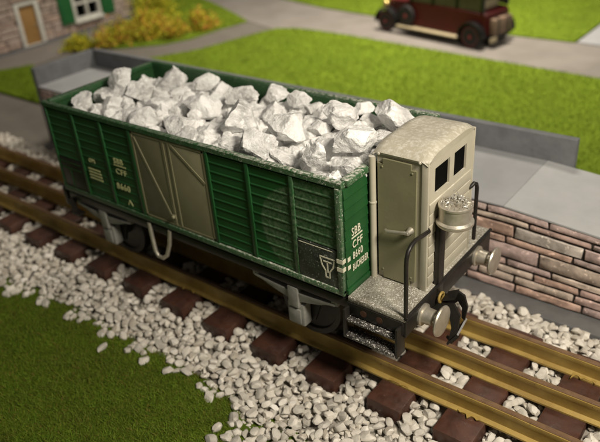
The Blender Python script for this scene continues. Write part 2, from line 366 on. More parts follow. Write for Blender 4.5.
for y in (-16, 0, 16):
    n = 90; pr = rail_profile(0); mb = MB(); vs = []
    for i in range(n+1):
        x = X0+(X1-X0)*i/n; wob = .12*math.sin(x*.11+y)+random.uniform(-.05, .05)
        vs += [(x, a+wob*(1 if b > 7 else 1.6), b+random.uniform(-.04, .04)) for a, b in pr]
    k = len(pr); fs = [(i*k+j, i*k+(j+1) % k, (i+1)*k+(j+1) % k, (i+1)*k+j) for i in range(n) for j in range(k)]
    mb.add(vs, fs, True)
    r = part('rail', mb, M_rail, track, (0, y, 0), 35)
    hd = MB(); hv = []
    hp = [(-.8, 12.0), (-.85, 12.25), (-.55, 12.55), (.55, 12.55), (.85, 12.25), (.8, 12.0)]
    for i in range(n+1):
        x = X0+(X1-X0)*i/n; wob = vs[i*k][1]-pr[0][0]
        hv += [(x, a+wob*.62, b) for a, b in hp]
    kk = len(hp); hd.add(hv, [(i*kk+j, i*kk+(j+1) % kk, (i+1)*kk+(j+1) % kk, (i+1)*kk+j) for i in range(n) for j in range(kk)], True)
    part('rail_head', hd, M_railtop, r, (0, 0, 0), 35)
    for x in SLEEPERS:                                # ragged brass clips that hold the rail to the sleeper
        if x < -330: continue
        if random.random() < .6: continue
        c = MB()
        for sgn in (-1, 1):
            xs = np.linspace(-3.4, 3.4, 9)
            out = [2.45+(max(0, random.gauss(.15, .45)) if random.random() < .6 else 0) for _ in xs]
            pts = [(xx, sgn*1.2, 6.5) for xx in xs]+[(xx, sgn*q, 6.28+random.uniform(0, .35)) for xx, q in zip(xs, out)]
            c.add(pts+[(a, b, cc+.28) for a, b, cc in pts],
                  [(18+i, 18+i+1, 27+i+1, 27+i) for i in range(8)]+[(i, i+1, 9+i+1, 9+i) for i in range(8)]+[(9+i, 9+i+1, 27+i+1, 27+i) for i in range(8)])
        part('clip', c, M_rail, r, (x+random.uniform(-.8, .8), 0, .35), 60)

# ------------------------------------------------------------------ ballast
def bed_z(x, y):
    e = edge_y(x); y = np.asarray(y, float)
    z = np.full(y.shape, -9.4)
    z = np.where(y < -15, -9.4-1.8*np.clip((-15-y)/7, 0, 1), z)
    t = np.clip((-24.5-y)/(np.maximum(-24.5-e, 1)), 0, 1)
    z = np.where(y < -24.5, -11.2-2.8*t**.9, z)
    return z
gx = np.linspace(-420, 120, 181); gy = np.linspace(-97, 38, 60)
GX, GY = np.meshgrid(gx, gy, indexing='ij')
GYc = np.maximum(GY, edge_y(GX)-1.0)
GZ = bed_z(GX, GYc)-.7+RNG.normal(0, .15, GX.shape)
GZ = np.where(GY < edge_y(GX)-.5, -14.4, GZ)
idx = np.arange(gx.size*gy.size).reshape(gx.size, gy.size)
F = np.stack([idx[:-1, :-1], idx[1:, :-1], idx[1:, 1:], idx[:-1, 1:]], -1).reshape(-1, 4)
o = bpy.data.objects.new('ballast_bed', fast_mesh('ballast_bed', np.stack([GX, GYc, GZ], -1).reshape(-1, 3), F, M_bed)); COL.objects.link(o)
tag(o, kind='structure')

def ico(sub):
    bm = bmesh.new(); bmesh.ops.create_icosphere(bm, subdivisions=sub, radius=1)
    bm.verts.index_update()
    V = np.array([v.co[:] for v in bm.verts]); F = np.array([[v.index for v in f.verts] for f in bm.faces]); bm.free()
    return V, F
def pebble_shape(sub, seed):
    r = np.random.default_rng(seed); V, F = ico(sub); V = V.copy()
    for _ in range(9):
        n = r.normal(size=3); n /= np.linalg.norm(n); d = r.uniform(.5, .82)
        q = V@n; V -= np.outer(np.maximum(q-d, 0)*.96, n)
    for i in range(len(V)):
        V[i] *= 1+.16*noise.noise(Vector(V[i]*1.4+seed*3.1))
    V /= np.abs(V).max(axis=0); V *= np.array([r.uniform(1.0, 1.35), r.uniform(.8, 1.0), r.uniform(.6, .85)])
    return V, F
P2 = [pebble_shape(2, i+1) for i in range(10)]; P1 = [pebble_shape(1, i+31) for i in range(6)]
# throw pebbles
pts = []; cell = {}
def free(x, y, r, k=.70):
    ci, cj = int(x//5), int(y//5)
    for i in range(ci-1, ci+2):
        for j in range(cj-1, cj+2):
            for (a, b, rr) in cell.get((i, j), ()):
                if (a-x)**2+(b-y)**2 < (k*(r+rr))**2: return False
    return True
def put(x, y, r):
    cell.setdefault((int(x//5), int(y//5)), []).append((x, y, r))
def over_sleeper(x, y, r, marg=.75):
    if y > 25.5+r*marg or y < -28.3-r*marg: return False
    k = (x-SLEEPERS[0])/22.8; d = abs(k-round(k))*22.8
    return d < 5.9+r*marg
cand = 80000
for _ in range(cand):
    x = random.uniform(-330, 96); y = random.uniform(-80, 37)
    if x < -240 and y < -30 and random.random() < .3: continue
    e = float(edge_y(x))+2.2*math.sin(x*.35)+1.3*math.sin(x*.9+1)
    if y < e-.3: continue
    if y < -62 and x < -20: continue
    r = random.choice((random.uniform(1.2, 1.7), random.uniform(1.6, 2.35)))
    if over_sleeper(x, y, r, .55): continue
    if any(abs(y-q) < 2.2 for q in (-16, 0, 16)): continue
    if not free(x, y, r): continue
    put(x, y, r)
    z = float(bed_z(np.array([x]), np.array([y]))[0])
    if abs(y) < 24: z += random.uniform(-.3, 1.3)
    else: z += random.uniform(-.3, .9)
    pts.append((x, y, max(z, -13.6)+r*.35, r))
n1 = len(pts)
# a second, sparser layer lies on top of the shoulder
cell = {}
for _ in range(16000):
    x = random.uniform(-300, 90); y = random.uniform(-62, 37)
    e = float(edge_y(x))+5
    if y < e or over_sleeper(x, y, 1.8, .9) or any(abs(y-q) < 4.2 for q in (-16, 0, 16)): continue
    r = random.uniform(1.3, 2.0)
    if not free(x, y, r, .95): continue
    put(x, y, r); z = float(bed_z(np.array([x]), np.array([y]))[0])
    pts.append((x, y, z+r*1.15+random.uniform(0, .6), r))
loose = [(-87.5, -54.6, 1.9), (-70.0, -50.6, 1.8), (-79.5, -50.2, 1.5), (-25.5, -63.0, 2.0), (-22.5, -60.0, 1.7), (-27, -58.5, 1.9), (-20.5, -65.5, 2.0), (-132.0, -50.5, 1.8), (-114.0, -50.6, 1.6)]
def visible(x, y, z):
    d = Vector((x, y, z))-CAM_O; dz = d.dot(CAM_F)
    u = 300+FPX*d.dot(CAM_R)/dz; v = 221-FPX*d.dot(CAM_U)/dz
    return (-5 < u < 605 and -5 < v < 447), dz
vis = [(visible(*q[:3]), q) for q in pts]
near = sorted([(-q[3]/vv[1], i) for i, (vv, q) in enumerate(vis) if vv[0] and not (q[1] > -14 and q[0] < 18)])[:290]
single = set(i for _, i in near)
def peb_matrix(r):
    q = Matrix.Rotation(random.uniform(0, 6.28), 3, 'Z') @ Matrix.Rotation(random.gauss(0, .35), 3, 'X') @ Matrix.Rotation(random.gauss(0, .35), 3, 'Y')
    return q
PM = [fast_mesh('pebble', V, F, M_pebble) for V, F in P2]
for me in PM: me.set_sharp_from_angle(angle=math.radians(26))
def pebble_label(x, y):
    if y > 14: return 'pale pebble between the far rail and the platform footing'
    if y > 0: return 'pale pebble between the centre rail and the far rail'
    if y > -16: return 'pale pebble between the near rail and the centre rail'
    if y > -26: return 'pale pebble between sleeper ends in front of the near rail'
    return 'pale pebble on the ballast shoulder %s' % ('below the wagon steps and buffer' if x > 0 else 'in front of the axle box' if x > -34 else 'left of the axle box')
for i in single:
    x, y, z, r = pts[i]
    o = bpy.data.objects.new('pebble', random.choice(PM)); COL.objects.link(o)
    o.location = Vector((x, y, z))*K; o.scale = (r, r, r); o.rotation_euler = peb_matrix(r).to_euler()
    tag(o, pebble_label(x, y), 'pebble', 'pebbles of the ballast beside the track')
for k, (x, y, r) in enumerate(loose):
    o = bpy.data.objects.new('pebble', random.choice(PM)); COL.objects.link(o)
    o.location = (x*K, y*K, (-13.2+r*.45)*K); o.scale = (r, r, r); o.rotation_euler = peb_matrix(r).to_euler()
    tag(o, 'single pale pebble lying alone on the dark grass' if k == 0 else 'stray pale pebble on the grass at the ballast edge', 'pebble', None if k == 0 else 'stray pebbles at the grass edge')
VV = []; FF = []; off = 0
for i, (x, y, z, r) in enumerate(pts):
    if i in single: continue
    V, F = random.choice(P2 if (vis[i][0][1] < 300 and vis[i][0][0]) else P1)
    R = np.array(peb_matrix(r)); VV.append((V*r)@R.T+np.array([x, y, z])); FF.append(F+off); off += len(V)
for _ in range(9000):                                    # fine grit between the pebbles
    x = random.uniform(-120, 95); y = random.uniform(-80, 37)
    if y < float(edge_y(x))+1.5 or over_sleeper(x, y, .8, .9): continue
    r = random.uniform(.45, .95); V, F = random.choice(P1); z = float(bed_z(np.array([x]), np.array([y]))[0])+random.uniform(-.6, .5)
    VV.append((V*r)@np.array(peb_matrix(r)).T+np.array([x, y, z])); FF.append(F+off); off += len(V)
bme = fast_mesh('ballast', np.concatenate(VV), np.concatenate(FF), M_pebbles); bme.set_sharp_from_angle(angle=math.radians(26))
o = bpy.data.objects.new('ballast', bme); COL.objects.link(o)
tag(o, 'cream pebble ballast filling the track bed between and behind the sleepers', 'ballast', kind='stuff')

# ------------------------------------------------------------------ loading platform with stone face, parapet and ramp
plat = thing('loading_platform', 'grey loading platform with stone faced front wall and low parapet', 'platform', (0, 0, -14))
Z = 14
def ramp_z(x): return 26.0 if x < 17 else 26.0-(x-17)*.068
mb = MB(); prof = [(-263, -14), (150, -14), (150, 15.4), (15.5, 25.4), (-263, 25.4)]
mb.extrude([(x, 47.2, z+Z) for x, z in prof], (0, 40.6, 0))
core = part('front_wall', mb, M_mortar, plat)
part('deck', MB().extrude([(-263, 46.6, 25.5+Z), (15.5, 46.6, 25.5+Z), (15.5, 46.6, 26+Z), (-263, 46.6, 26+Z)], (0, 41.5, 0)), M_deck, plat)
part('ramp', MB().extrude([(15.7, 46.6, 25.45+Z), (150, 46.6, 15.5+Z), (150, 46.6, 16.2+Z), (15.7, 46.6, 26.05+Z)], (0, 41.5, 0)), M_ramp, plat)
part('footing', MB().box(-263, 150, 38.2, 47.1, 0, 6.0, .3), M_footing, plat)
part('parapet', MB().box(-264.5, 25.5, 88.2, 91.6, 0, 36.2+Z, .3), M_parapet, plat)
part('parapet', MB().box(-266.5, -263.1, 47, 88.1, 0, 36.2+Z, .3), M_parapet, plat)
def stone_face(parent, rows, u0, u1, place, mats, seed, gap=.75, lmin=9, lmax=26):
    """courses of roughly dressed stones, every stone a mesh of its own. place(u, v, depth) -> point"""
    r = random.Random(seed)
    for (v0, v1) in rows:
        u = u0-r.uniform(0, 10)
        while u < u1:
            L = r.uniform(lmin, lmax); a, b = max(u, u0), min(u+L, u1)
            u += L
            if b-a < 2.5: continue
            for (p0, p1, q0, q1) in split_holes(a+gap/2, b-gap/2, v0+gap/2, v1-gap/2):
                n = max(3, int((p1-p0)/2.2)); mm = 4
                dpt = r.uniform(.45, .95); grid = []
                sk = [r.uniform(-.25, .25) for _ in range(4)]
                for i in range(n+1):
                    for j in range(mm+1):
                        s = (0, .35/(p1-p0))[i] if i < 2 else (1, 1-.35/(p1-p0))[n-i] if n-i < 2 else i/n; t = (0, .3/(q1-q0), .5, 1-.3/(q1-q0), 1)[j]
                        edge = min(min(s, 1-s)*(p1-p0), min(t, 1-t)*(q1-q0))
                        d = dpt*.9 if 0 < i < n and 0 < j < mm else dpt*.45
                        d += (.22*noise.noise(Vector((p0*.31+i*.8, q0*.7+j*.9, seed)))) if d > 0 else 0
                        cu = p0+(p1-p0)*s+(sk[0]*(1-2*t) if i == 0 else sk[1]*(1-2*t) if i == n else 0)
                        cv = q0+(q1-q0)*t+.22*noise.noise(Vector((cu*.35, q0+t*9, seed+2)))
                        if i in (0, n) and j in (0, mm): cu += .35 if i == 0 else -.35
                        grid.append(place(cu, cv, d))
                fs = [(i*(mm+1)+j, (i+1)*(mm+1)+j, (i+1)*(mm+1)+j+1, i*(mm+1)+j+1) for i in range(n) for j in range(mm)]
                me = MB().add(grid, fs, True).mesh('stone', r.choice(mats), 50)
                o = bpy.data.objects.new('stone', me); link(o, parent)
HOLES = []
def split_holes(a, b, c, d):
    out = []
    cut = [(a, b)]
    for (h0, h1, k0, k1) in HOLES:
        if d > k0 and c < k1:
            nc = []
            for (x, y) in cut:
                if y <= h0 or x >= h1: nc.append((x, y)); continue
                if x < h0: nc.append((x, h0))
                if y > h1: nc.append((h1, y))
            cut = nc
    return [(x, y, c, d) for x, y in cut if y-x > 1.5]
RB = [-7.9, -4.2, -.6, 2.6, 5.6, 11.6, 14.6, 19.6, 22.2, 25.3]
rows = [(RB[i], RB[i+1]) for i in range(len(RB)-1)]
def pl(u, v, d):
    top = ramp_z(u)-.6; vv = -7.9+(v+7.9)*(top+7.9)/(25.4+7.9)
    return (u, 47.2-.05-d, vv+Z)
stone_face(core, rows, -263, 90, pl, M_stones, 5, gap=.7, lmin=13, lmax=30)

# ------------------------------------------------------------------ house
house = thing('stone_house', 'stone model house with tan door and green shutters', 'house', (-490, 200, -14))
def wall_cells(us, vs, holes, fn, th):
    """a wall of thickness th with rectangular openings; fn(u, v, depth) -> point"""
    mb = MB(); solid = {}
    for i in range(len(us)-1):
        for j in range(len(vs)-1):
            cu, cv = (us[i]+us[i+1])/2, (vs[j]+vs[j+1])/2
            solid[i, j] = not any(h[0] < cu < h[1] and h[2] < cv < h[3] for h in holes)
    def q(*ps): mb.add(ps, [(0, 1, 2, 3)])
    for (i, j), s in solid.items():
        if not s: continue
        a, b, c, d = us[i], us[i+1], vs[j], vs[j+1]
        q(fn(a, c, 0), fn(b, c, 0), fn(b, d, 0), fn(a, d, 0)); q(fn(a, c, th), fn(a, d, th), fn(b, d, th), fn(b, c, th))
        for (di, dj, e) in ((-1, 0, ((a, c), (a, d))), (1, 0, ((b, c), (b, d))), (0, -1, ((a, c), (b, c))), (0, 1, ((a, d), (b, d)))):
            if not solid.get((i+di, j+dj), False):
                q(fn(*e[0], 0), fn(*e[1], 0), fn(*e[1], th), fn(*e[0], th))
    bm = bmesh.new(); vs_ = [bm.verts.new(v) for v in mb.v]
    for f in mb.f: bm.faces.new([vs_[k] for k in f])
    bmesh.ops.remove_doubles(bm, verts=bm.verts, dist=1e-4)
    return MB().bm(bm)
# local: u = y (world y - 200), v = z (world z + 14), wall face looks to +x
dW = (-29.5, -5.0, 0.0, 41.5); wW = (29.5, 61.5, 12.3, 44.0)
fn = lambda u, v, d: (-d, u, v)
hw = part('wall', wall_cells([-140, -29.5, -5, 29.5, 61.5, 101], [0, 12.3, 41.5, 44, 92], [dW, wW], fn, 5), M_mortar, house)
part('wall', MB().box(-150, -5.1, 96, 101, 0, 92), M_hstones[1], house, label='plain gable wall of the stone house')
part('wall', MB().box(-150, -5.1, -140, -135, 0, 92), M_hstones[1], house)
part('corner_post', MB().box(-4, 1.4, 99.2, 102.6, 0, 92, .3), M_parapet, house)
part('plinth', MB().box(.05, 2.0, -140, 99, 0, 3.2, .2), M_parapet, house)
part('roof', MB().extrude([(12, -148, 89), (-74, -148, 140), (-162, -148, 89), (-162, -148, 93.5), (-74, -148, 145), (12, -148, 93.5)], (0, 258, 0)), M_roofred, house)
HOLES[:] = [(dW[0]-.4, dW[1]+.4, dW[2], dW[3]), (wW[0]-.4, wW[1]+.4, wW[2], wW[3]), ]
rr = random.Random(3); v = 3.4; hrows = []
while v < 90: h = rr.choice((3.6, 4.4, 5.2, 6.0)); hrows.append((v, min(v+h, 91))); v += h
stone_face(hw, hrows, -140, 99, lambda u, v, d: (.05+d*.8, u, v), M_hstones, 9, gap=.7, lmin=10, lmax=24)
HOLES[:] = []
dr = part('door', MB().box(-2.2, -.9, -25.6, -9.2, 3.6, 38.2, .2), M_housedoor, house)
fr = MB()
for b in ((-29.2, -25.7, .6, 41), (-9.1, -5.3, .6, 41), (-25.6, -9.2, 38.3, 41), (-25.6, -9.2, .6, 3.5)): fr.box(-2.5, 1.6, b[0], b[1], b[2], b[3], .2)
part('door_frame', fr, M_housewhite, dr)
part('door_handle', MB().tube([(-.8, -11.2, 20), (.6, -11.2, 20), (.6, -13.4, 20)], .45, 8), M_silver, dr)
wn = part('window', MB().box(-2.6, -2.0, 33.0, 58, 15.6, 41), M_blackglass, house)
fr = MB()
for b in ((29.7, 32.9, 12.6, 43.8), (58.1, 61.3, 12.6, 43.8), (33, 58, 12.6, 15.5), (33, 58, 41.1, 43.8), (44.4, 46.6, 15.6, 41), (33, 44.3, 27.2, 29), (46.7, 58, 27.2, 29), (33, 44.3, 34.6, 35.8), (46.7, 58, 34.6, 35.8)): fr.box(-1.9, 1.7, b[0], b[1], b[2], b[3], .15)
part('window_frame', fr, M_housewhite, wn)
part('window_sill', MB().box(1.75, 4.2, 28.5, 62.5, 11.0, 13.2, .2), M_housewhite, wn)
for (a, b) in ((14.5, 28.9), (62.2, 77.0)):
    s = part('shutter', MB().box(1.35, 2.5, a, b, 12.3, 44.5, .2), M_shutter, house)
    sl = MB()
    for k in range(9): sl.box(2.4, 2.95, a+1.4, b-1.4, 14.2+k*3.3, 16.3+k*3.3)
    part('slat', sl, M_shutter, s)

# ------------------------------------------------------------------ shrubs by the house
def shrub(loc, rx, ry, rz, n, m, label, seed):
    t = thing('flowering_shrub', label, 'shrub', loc, 0, 'yellow shrubs by the house')
    r = np.random.default_rng(seed); V = []
    cl = r.normal(size=(14, 3)); cl /= np.linalg.norm(cl, axis=1)[:, None]; cl[:, 2] = np.abs(cl[:, 2]); cl *= r.uniform(.45, .8, (14, 1))
    c = cl[r.integers(0, 14, n)]+r.normal(0, .21, (n, 3)); c[:, 2] = np.abs(c[:, 2])*.95+.04
    c *= np.array([rx, ry, rz])
    a = r.normal(size=(n, 3)); a /= np.linalg.norm(a, axis=1)[:, None]; b = np.cross(a, r.normal(size=(n, 3))); b /= np.linalg.norm(b, axis=1)[:, None]
    s = r.uniform(.7, 1.6, (n, 1))
    V = np.stack([c-a*s, c+b*s*.7, c+a*s, c-b*s*.7], 1).reshape(-1, 3)
    part('crown', fast_mesh('crown', V, np.arange(4*n).reshape(n, 4), m, False), None, t)
    mb = MB()
    for k in range(9):
        q = cl[k]*np.array([rx, ry, rz])*.9
        mb.tube([(q[0]*.1, q[1]*.1, -.5), (q[0]*.5, q[1]*.45, q[2]*.55), tuple(q)], [.8, .5, .25], 6)
    part('stem', mb, M_twig, t)
shrub((-440, 194, -13.1), 11, 16, 15, 1500, M_bush2, 'small lone yellow shrub under the house wall', 11)
shrub((-423, 224, -12.4), 17, 20, 22, 2400, M_bush, 'orange tinged yellow shrub beside the small lone one', 12)
shrub((-409, 252, -12.4), 19, 20, 27, 2600, M_bush, 'tall orange flecked shrub in the middle of the bed', 13)
shrub((-387, 262, -12.4), 14, 17, 15, 1800, M_bush, 'low orange flecked shrub at the path edge', 14)
shrub((-448, 292, -12.4), 24, 26, 33, 2800, M_bush2, 'yellow green shrub at the back of the bed', 15)
shrub((-384, 292, -12.4), 17, 17, 17, 1800, M_bush, 'orange flecked shrub at the right end of the bed', 16)

# ------------------------------------------------------------------ vintage car on the road
ang = math.atan2(-19, 88)                                # car front looks towards local -x
car = thing('vintage_car', 'dark red vintage saloon car parked on the grey road', 'car', (-170, 364, -13.55), ang)
WB = 44.5; TR = 19; WR = 9.0
bd = MB()
def car_section(x, w, z0, z1, crown=0.0): return [(x, -w, z0), (x, -w, z1-1), (x, -w+1.2, z1), (x, 0, z1+crown), (x, w-1.2, z1), (x, w, z1-1), (x, w, z0)]
def loft(mb, secs, smooth=False):
    k = len(secs[0]); vs = [p for s in secs for p in s]
    mb.add(vs, [(i*k+j, i*k+(j+1) % k, (i+1)*k+(j+1) % k, (i+1)*k+j) for i in range(len(secs)-1) for j in range(k)], smooth)
    mb.add(secs[0], [tuple(range(k))[::-1]]); mb.add(secs[-1], [tuple(range(k))])
loft(bd, [car_section(-52, 7.5, 9, 24, 1.5), car_section(-49, 8.2, 8, 25, 1.5), car_section(-22, 12.5, 7, 27, 1.5), car_section(-20, 15.5, 7, 27.5), car_section(30, 16.5, 7, 27.5), car_section(52, 15.5, 8, 27), car_section(54, 14.5, 10, 25.5)])
body = part('body', bd, M_carred, car)
part('radiator', MB().box(-53.4, -52.1, -7, 7, 10, 26, .5), M_brasslamp, body)
cb = MB(); HZ0, HZ1 = 27.6, 43
for x in (-19.5, 3, 27, 51):                             # window pillars
    for s in (-1, 1): cb.box(x-1.3, x+1.3, s*15.2-1, s*15.2+1, HZ0, HZ1)
for s in (-1, 1): cb.box(-20.8, 52.3, s*15.2-1.1, s*15.2+1.1, HZ1, HZ1+2)
cb.box(50.2, 52.3, -14, 14, HZ0+9, HZ1+1.9); cb.box(-20.8, -19, -14, 14, HZ1-1, HZ1+1.9)
part('cabin_frame', cb, M_carblack, car)
rf = MB(); loft(rf, [[(x, y, HZ1+2.05+hh*(1-(y/17)**2)) for y in np.linspace(-17, 17, 9)]+[(x, 17, HZ1+1.95), (x, -17, HZ1+1.95)] for x, hh in ((-25, 1.2), (-20, 2.6), (20, 3.4), (50, 2.8), (54, 1.2))], True)
part('roof', rf, M_carblack, car)
for s in (-1, 1):
    for a, b in ((-18.1, 1.6), (4.4, 25.6), (28.4, 49.6)): part('window', MB().box(a, b, s*15.2-.3, s*15.2+.3, HZ0+.1, HZ1-.1), M_carglass, car)
part('windscreen', MB().box(-20.2, -19.8, -14.1, 14.1, HZ0+.1, HZ1-1.1), M_carglass, car)
part('seat', MB().box(8, 18, -13, 13, 20, 36, 2), M_carcream, car); part('seat', MB().box(36, 46, -13, 13, 20, 37, 2), M_carcream, car)
for s in (-1, 1):
    for x in (-WB, WB):
        y = s*TR
        wh = part('wheel', MB().lathe((x, y-1.9*s, WR), (0, s, 0), [(0, 7.4), (.2, 8.5), (1.0, 9.0), (2.8, 9.0), (3.6, 8.5), (3.8, 7.4)], 28), M_tyre, car)
        part('rim', MB().lathe((x, y-1.5*s, WR), (0, s, 0), [(0, 7.3), (3.5, 7.3), (3.2, 6.2), (2.6, 1.8), (4.0, 1.4), (4.1, .2)], 24), M_spoke, wh)
        fd = MB(); secs = []
        for a in np.linspace(math.radians(-5), math.radians(188), 14):
            ca, sa = math.cos(a), math.sin(a)
            secs.append([(x+ca*r*1.05, y+yy, WR+sa*r) for r, yy in ((10.4, -3.4*s), (11.2, -3.4*s), (11.6, 0), (11.0, 3.2*s), (10.3, 3.2*s))])
        loft(fd, secs, True); part('fender', fd, M_carblack, car)
    part('running_board', MB().box(-31.8, 32, s*18.6-3.2, s*18.6+3.2, 6.0, 7.4, .3), M_carcream, car)
    sp = part('spare_wheel', MB().lathe((-23.5, s*15.6, 15.5), (0, s, 0), [(0, 6.6), (.3, 8.2), (1, 8.7), (2.6, 8.7), (3.3, 8.2), (3.6, 6.6)], 26), M_tyre, car)
    part('rim', MB().lathe((-23.5, s*16, 15.5), (0, s, 0), [(0, 6.5), (2.4, 6.5), (2.2, 2), (3.4, 1.5), (3.5, .2)], 22), M_spoke, sp)
    hl = part('headlight', MB().lathe((-49, s*11.5, 21), (-1, 0, 0), [(0, .8), (1, 2.4), (3.4, 3.2), (4.2, 3.2), (4.4, 2.8)], 20), M_brasslamp, car)
    part('lamp_stalk', MB().tube([(-48, s*8.6, 17), (-49, s*11.5, 18.6)], .6, 8), M_carblack, hl)
part('luggage_rack', MB().box(54.6, 60.5, -12, 12, 8.6, 9.6, .2), M_carblack, car)
tr = part('trunk', MB().box(55, 60, -11, 11, 9.7, 22, .6), M_trunk, car)
st = MB()
for y in (-6, 6): st.box(54.8, 60.25, y-1, y+1, 9.8, 22.3)
part('strap', st, M_carblack, tr)
part('number_plate', MB().box(60.3, 60.7, -17, -8.5, 5.6, 9.2), M_carcream, car)
part('chassis', MB().box(-50, 54, -9, 9, 4.8, 7), M_carblack, car)
for x in (-WB, WB): part('axle', MB().tube([(x, -18, WR), (x, 18, WR)], 1.0, 10), M_carblack, car)

# ------------------------------------------------------------------ the goods wagon
L0, HW, ZB, ZT = -131.7, 27.0, 28.3, 63.7
wag = thing('goods_wagon', 'green open goods wagon with cream brake cab loaded with white stones', 'wagon', (-60, 0, 0.1))
OX = 60.0
def wp(name, mb, m, parent=None, sharp=40, label=None, kind=None):
    """part given in track coordinates"""
    s = MB(); s.v = [(x+OX, y, z-.1) for x, y, z in mb.v]; s.f = mb.f; s.sm = mb.sm
    return part(name, s, m, parent or wag, (0, 0, 0), sharp, label, kind)
floor = wp('floor', MB().box(L0+.2, -.2, -26, 26, 26.6, 29.2), M_black)
bays = [(-130.6, -116.3), (-114.8, -100.6), (-99.1, -85.4), (-48.2, -33.6), (-32.0, -17.4), (-15.8, -1.9)]
PH = (ZT-2.6-(ZB+1.6))/10
def plank_mesh(wid, m):
    """one board with a raised rounded lower lip, face towards -y, origin at its lower left back edge"""
    b = MB(); h = PH-.03
    pr = [(0, 0), (-.32, .03), (-.54, .22), (-.54, .5), (-.33, .8), (-.32, h), (0, h)]
    vs = [(x, y, z) for x in (0, wid) for y, z in pr]; k = len(pr)
    b.add(vs, [(j, (j+1) % k, k+(j+1) % k, k+j) for j in range(k)]+[tuple(range(k))[::-1], tuple(range(k, 2*k))])
    return b.mesh('plank', m, 30)
def side(sgn, planks):
    sw = wp('side_wall', MB().box(L0, 0, sgn*25.2, sgn*26.1, ZB, ZT-1.2) if sgn > 0 else MB().box(L0, 0, -26.1, -25.2, ZB, ZT-1.2), M_inside)
    y0 = -26.15
    cache = {}
    def yy(a, b): return (min(sgn*-a, sgn*-b), max(sgn*-a, sgn*-b))
    if planks:
        for bi, (a, b) in enumerate(bays):
            m_ = M_worn if bi >= 4 else M_green
            key = (round(b-a, 2), m_.name)
            if key not in cache: cache[key] = plank_mesh(b-a, m_)
            for k in range(10):
                if bi == 5 and k < 4: continue
                if bi == 0 and k < 4: continue
                o = bpy.data.objects.new('plank', cache[key]); link(o, sw); o.location = Vector((a+OX, y0, ZB+1.6+k*PH-.1))*K
    # posts, sill and top rim
    for (a, b) in ((L0, -130.7), (-116.2, -114.9), (-100.5, -99.2), (-85.3, -83.8), (-49.6, -48.3), (-33.5, -32.1), (-17.3, -15.9)):
        q = yy(-26.12, -27.02); wp('post', MB().box(a, b, q[0], q[1], ZB+.1, ZT-1.9, .15), M_green if a < -20 else M_worn, sw)
    q = yy(-26.12, -27.35); wp('post', MB().box(-1.8, 0.0, q[0], q[1], ZB+.1, ZT-1.9, .2), M_rim, sw)
    q = yy(-26.12, -27.3); wp('sill', MB().box(L0, 0, q[0], q[1], ZB-.5, ZB+1.45, .2), M_rim, sw)
    q = yy(-25.2, -27.15)
    rim = MB(); n = 60; vs = []
    for i in range(n+1):
        x = L0-.3+(-L0+.6)*i/n; jy = .12*noise.noise(Vector((x*.2, sgn, 0))); jz = .16*noise.noise(Vector((x*.25, sgn, 5)))
        vs += [(x, q[0]+jy, ZT-1.75), (x, q[1]+jy, ZT-1.75), (x, q[1]+jy, ZT-.3+jz), (x, q[1]-.35+jy, ZT+jz), (x, q[0]+.35+jy, ZT+jz), (x, q[0]+jy, ZT-.3+jz)]
    rim.add(vs, [(i*6+j, i*6+(j+1) % 6, (i+1)*6+(j+1) % 6, (i+1)*6+j) for i in range(n) for j in range(6)]); rim.add(vs[:6], [(5, 4, 3, 2, 1, 0)]); rim.add(vs[-6:], [(0, 1, 2, 3, 4, 5)])
    wp('top_rim', rim, M_rim, sw)
    return sw, yy
near_side, yy = side(-1, True)
side(1, False)
# sliding door in the middle of the near side
dm = MB().box(-83.6, -49.8, -26.75, -26.12, ZB+1.6, ZT-1.95, .12)
door = wp('side_door', dm, M_olive)
def strip(x0, z0, x1, z1, wd, d=.2, y=-26.74):
    v = Vector((x1-x0, 0, z1-z0)); n = Vector((-v.z, 0, v.x)).normalized()*wd/2
    P = [Vector((x0, y, z0))-n, Vector((x1, y, z1))-n, Vector((x1, y, z1))+n, Vector((x0, y, z0))+n]
    return MB().extrude([tuple(p) for p in P], (0, -d, 0))
for s in ((-68.2, ZT-2.2, -68.2, ZB+2, 1.0), (-65.6, ZT-2.2, -65.6, ZB+2, .8), (-82.2, ZT-4, -69.0, ZB+3, .9), (-64.9, ZT-3, -51, ZT-13.5, .9)):
    wp('brace', strip(*s), M_olive, door)
for s in ((-83.4, ZB+2.1, -50, ZB+2.1, .7), (-83.4, ZT-2.5, -50, ZT-2.5, .8), (-83.1, ZB+1.8, -83.1, ZT-2.2, .8), (-50.3, ZB+1.8, -50.3, ZT-2.2, .8)):
    wp('door_edge', strip(*s, d=.16), M_olive, door)
wp('latch', MB().box(-69.4, -67, -27.6, -27.2, 33.2, 34.8, .2).lathe((-68.2, -27.3, 34), (0, -1, 0), [(0, .7), (.9, .6), (1, .3)], 12), M_olive, door)
# black notice boards at the two ends of the near side
nb = wp('notice_board', MB().box(-15.7, -1.95, -26.95, -26.12, ZB+1.55, ZB+1.6+4*PH-.1, .12), M_chalk, near_side)
nb2 = wp('notice_board', MB().box(-130.5, -116.4, -26.9, -26.12, ZB+1.55, ZB+1.6+4*PH-.1, .12), M_black, near_side)
fr = MB()
for q in ((-130.2, 40.7, -117.8, 40.7), (-130.2, 38.2, -117.8, 38.2), (-124.6, 38.0, -124.6, 30.4)):
    s = strip(*q, .35, .12, -26.9); fr.add(s.v, s.f)
wp('board_lines', fr, M_green, near_side)

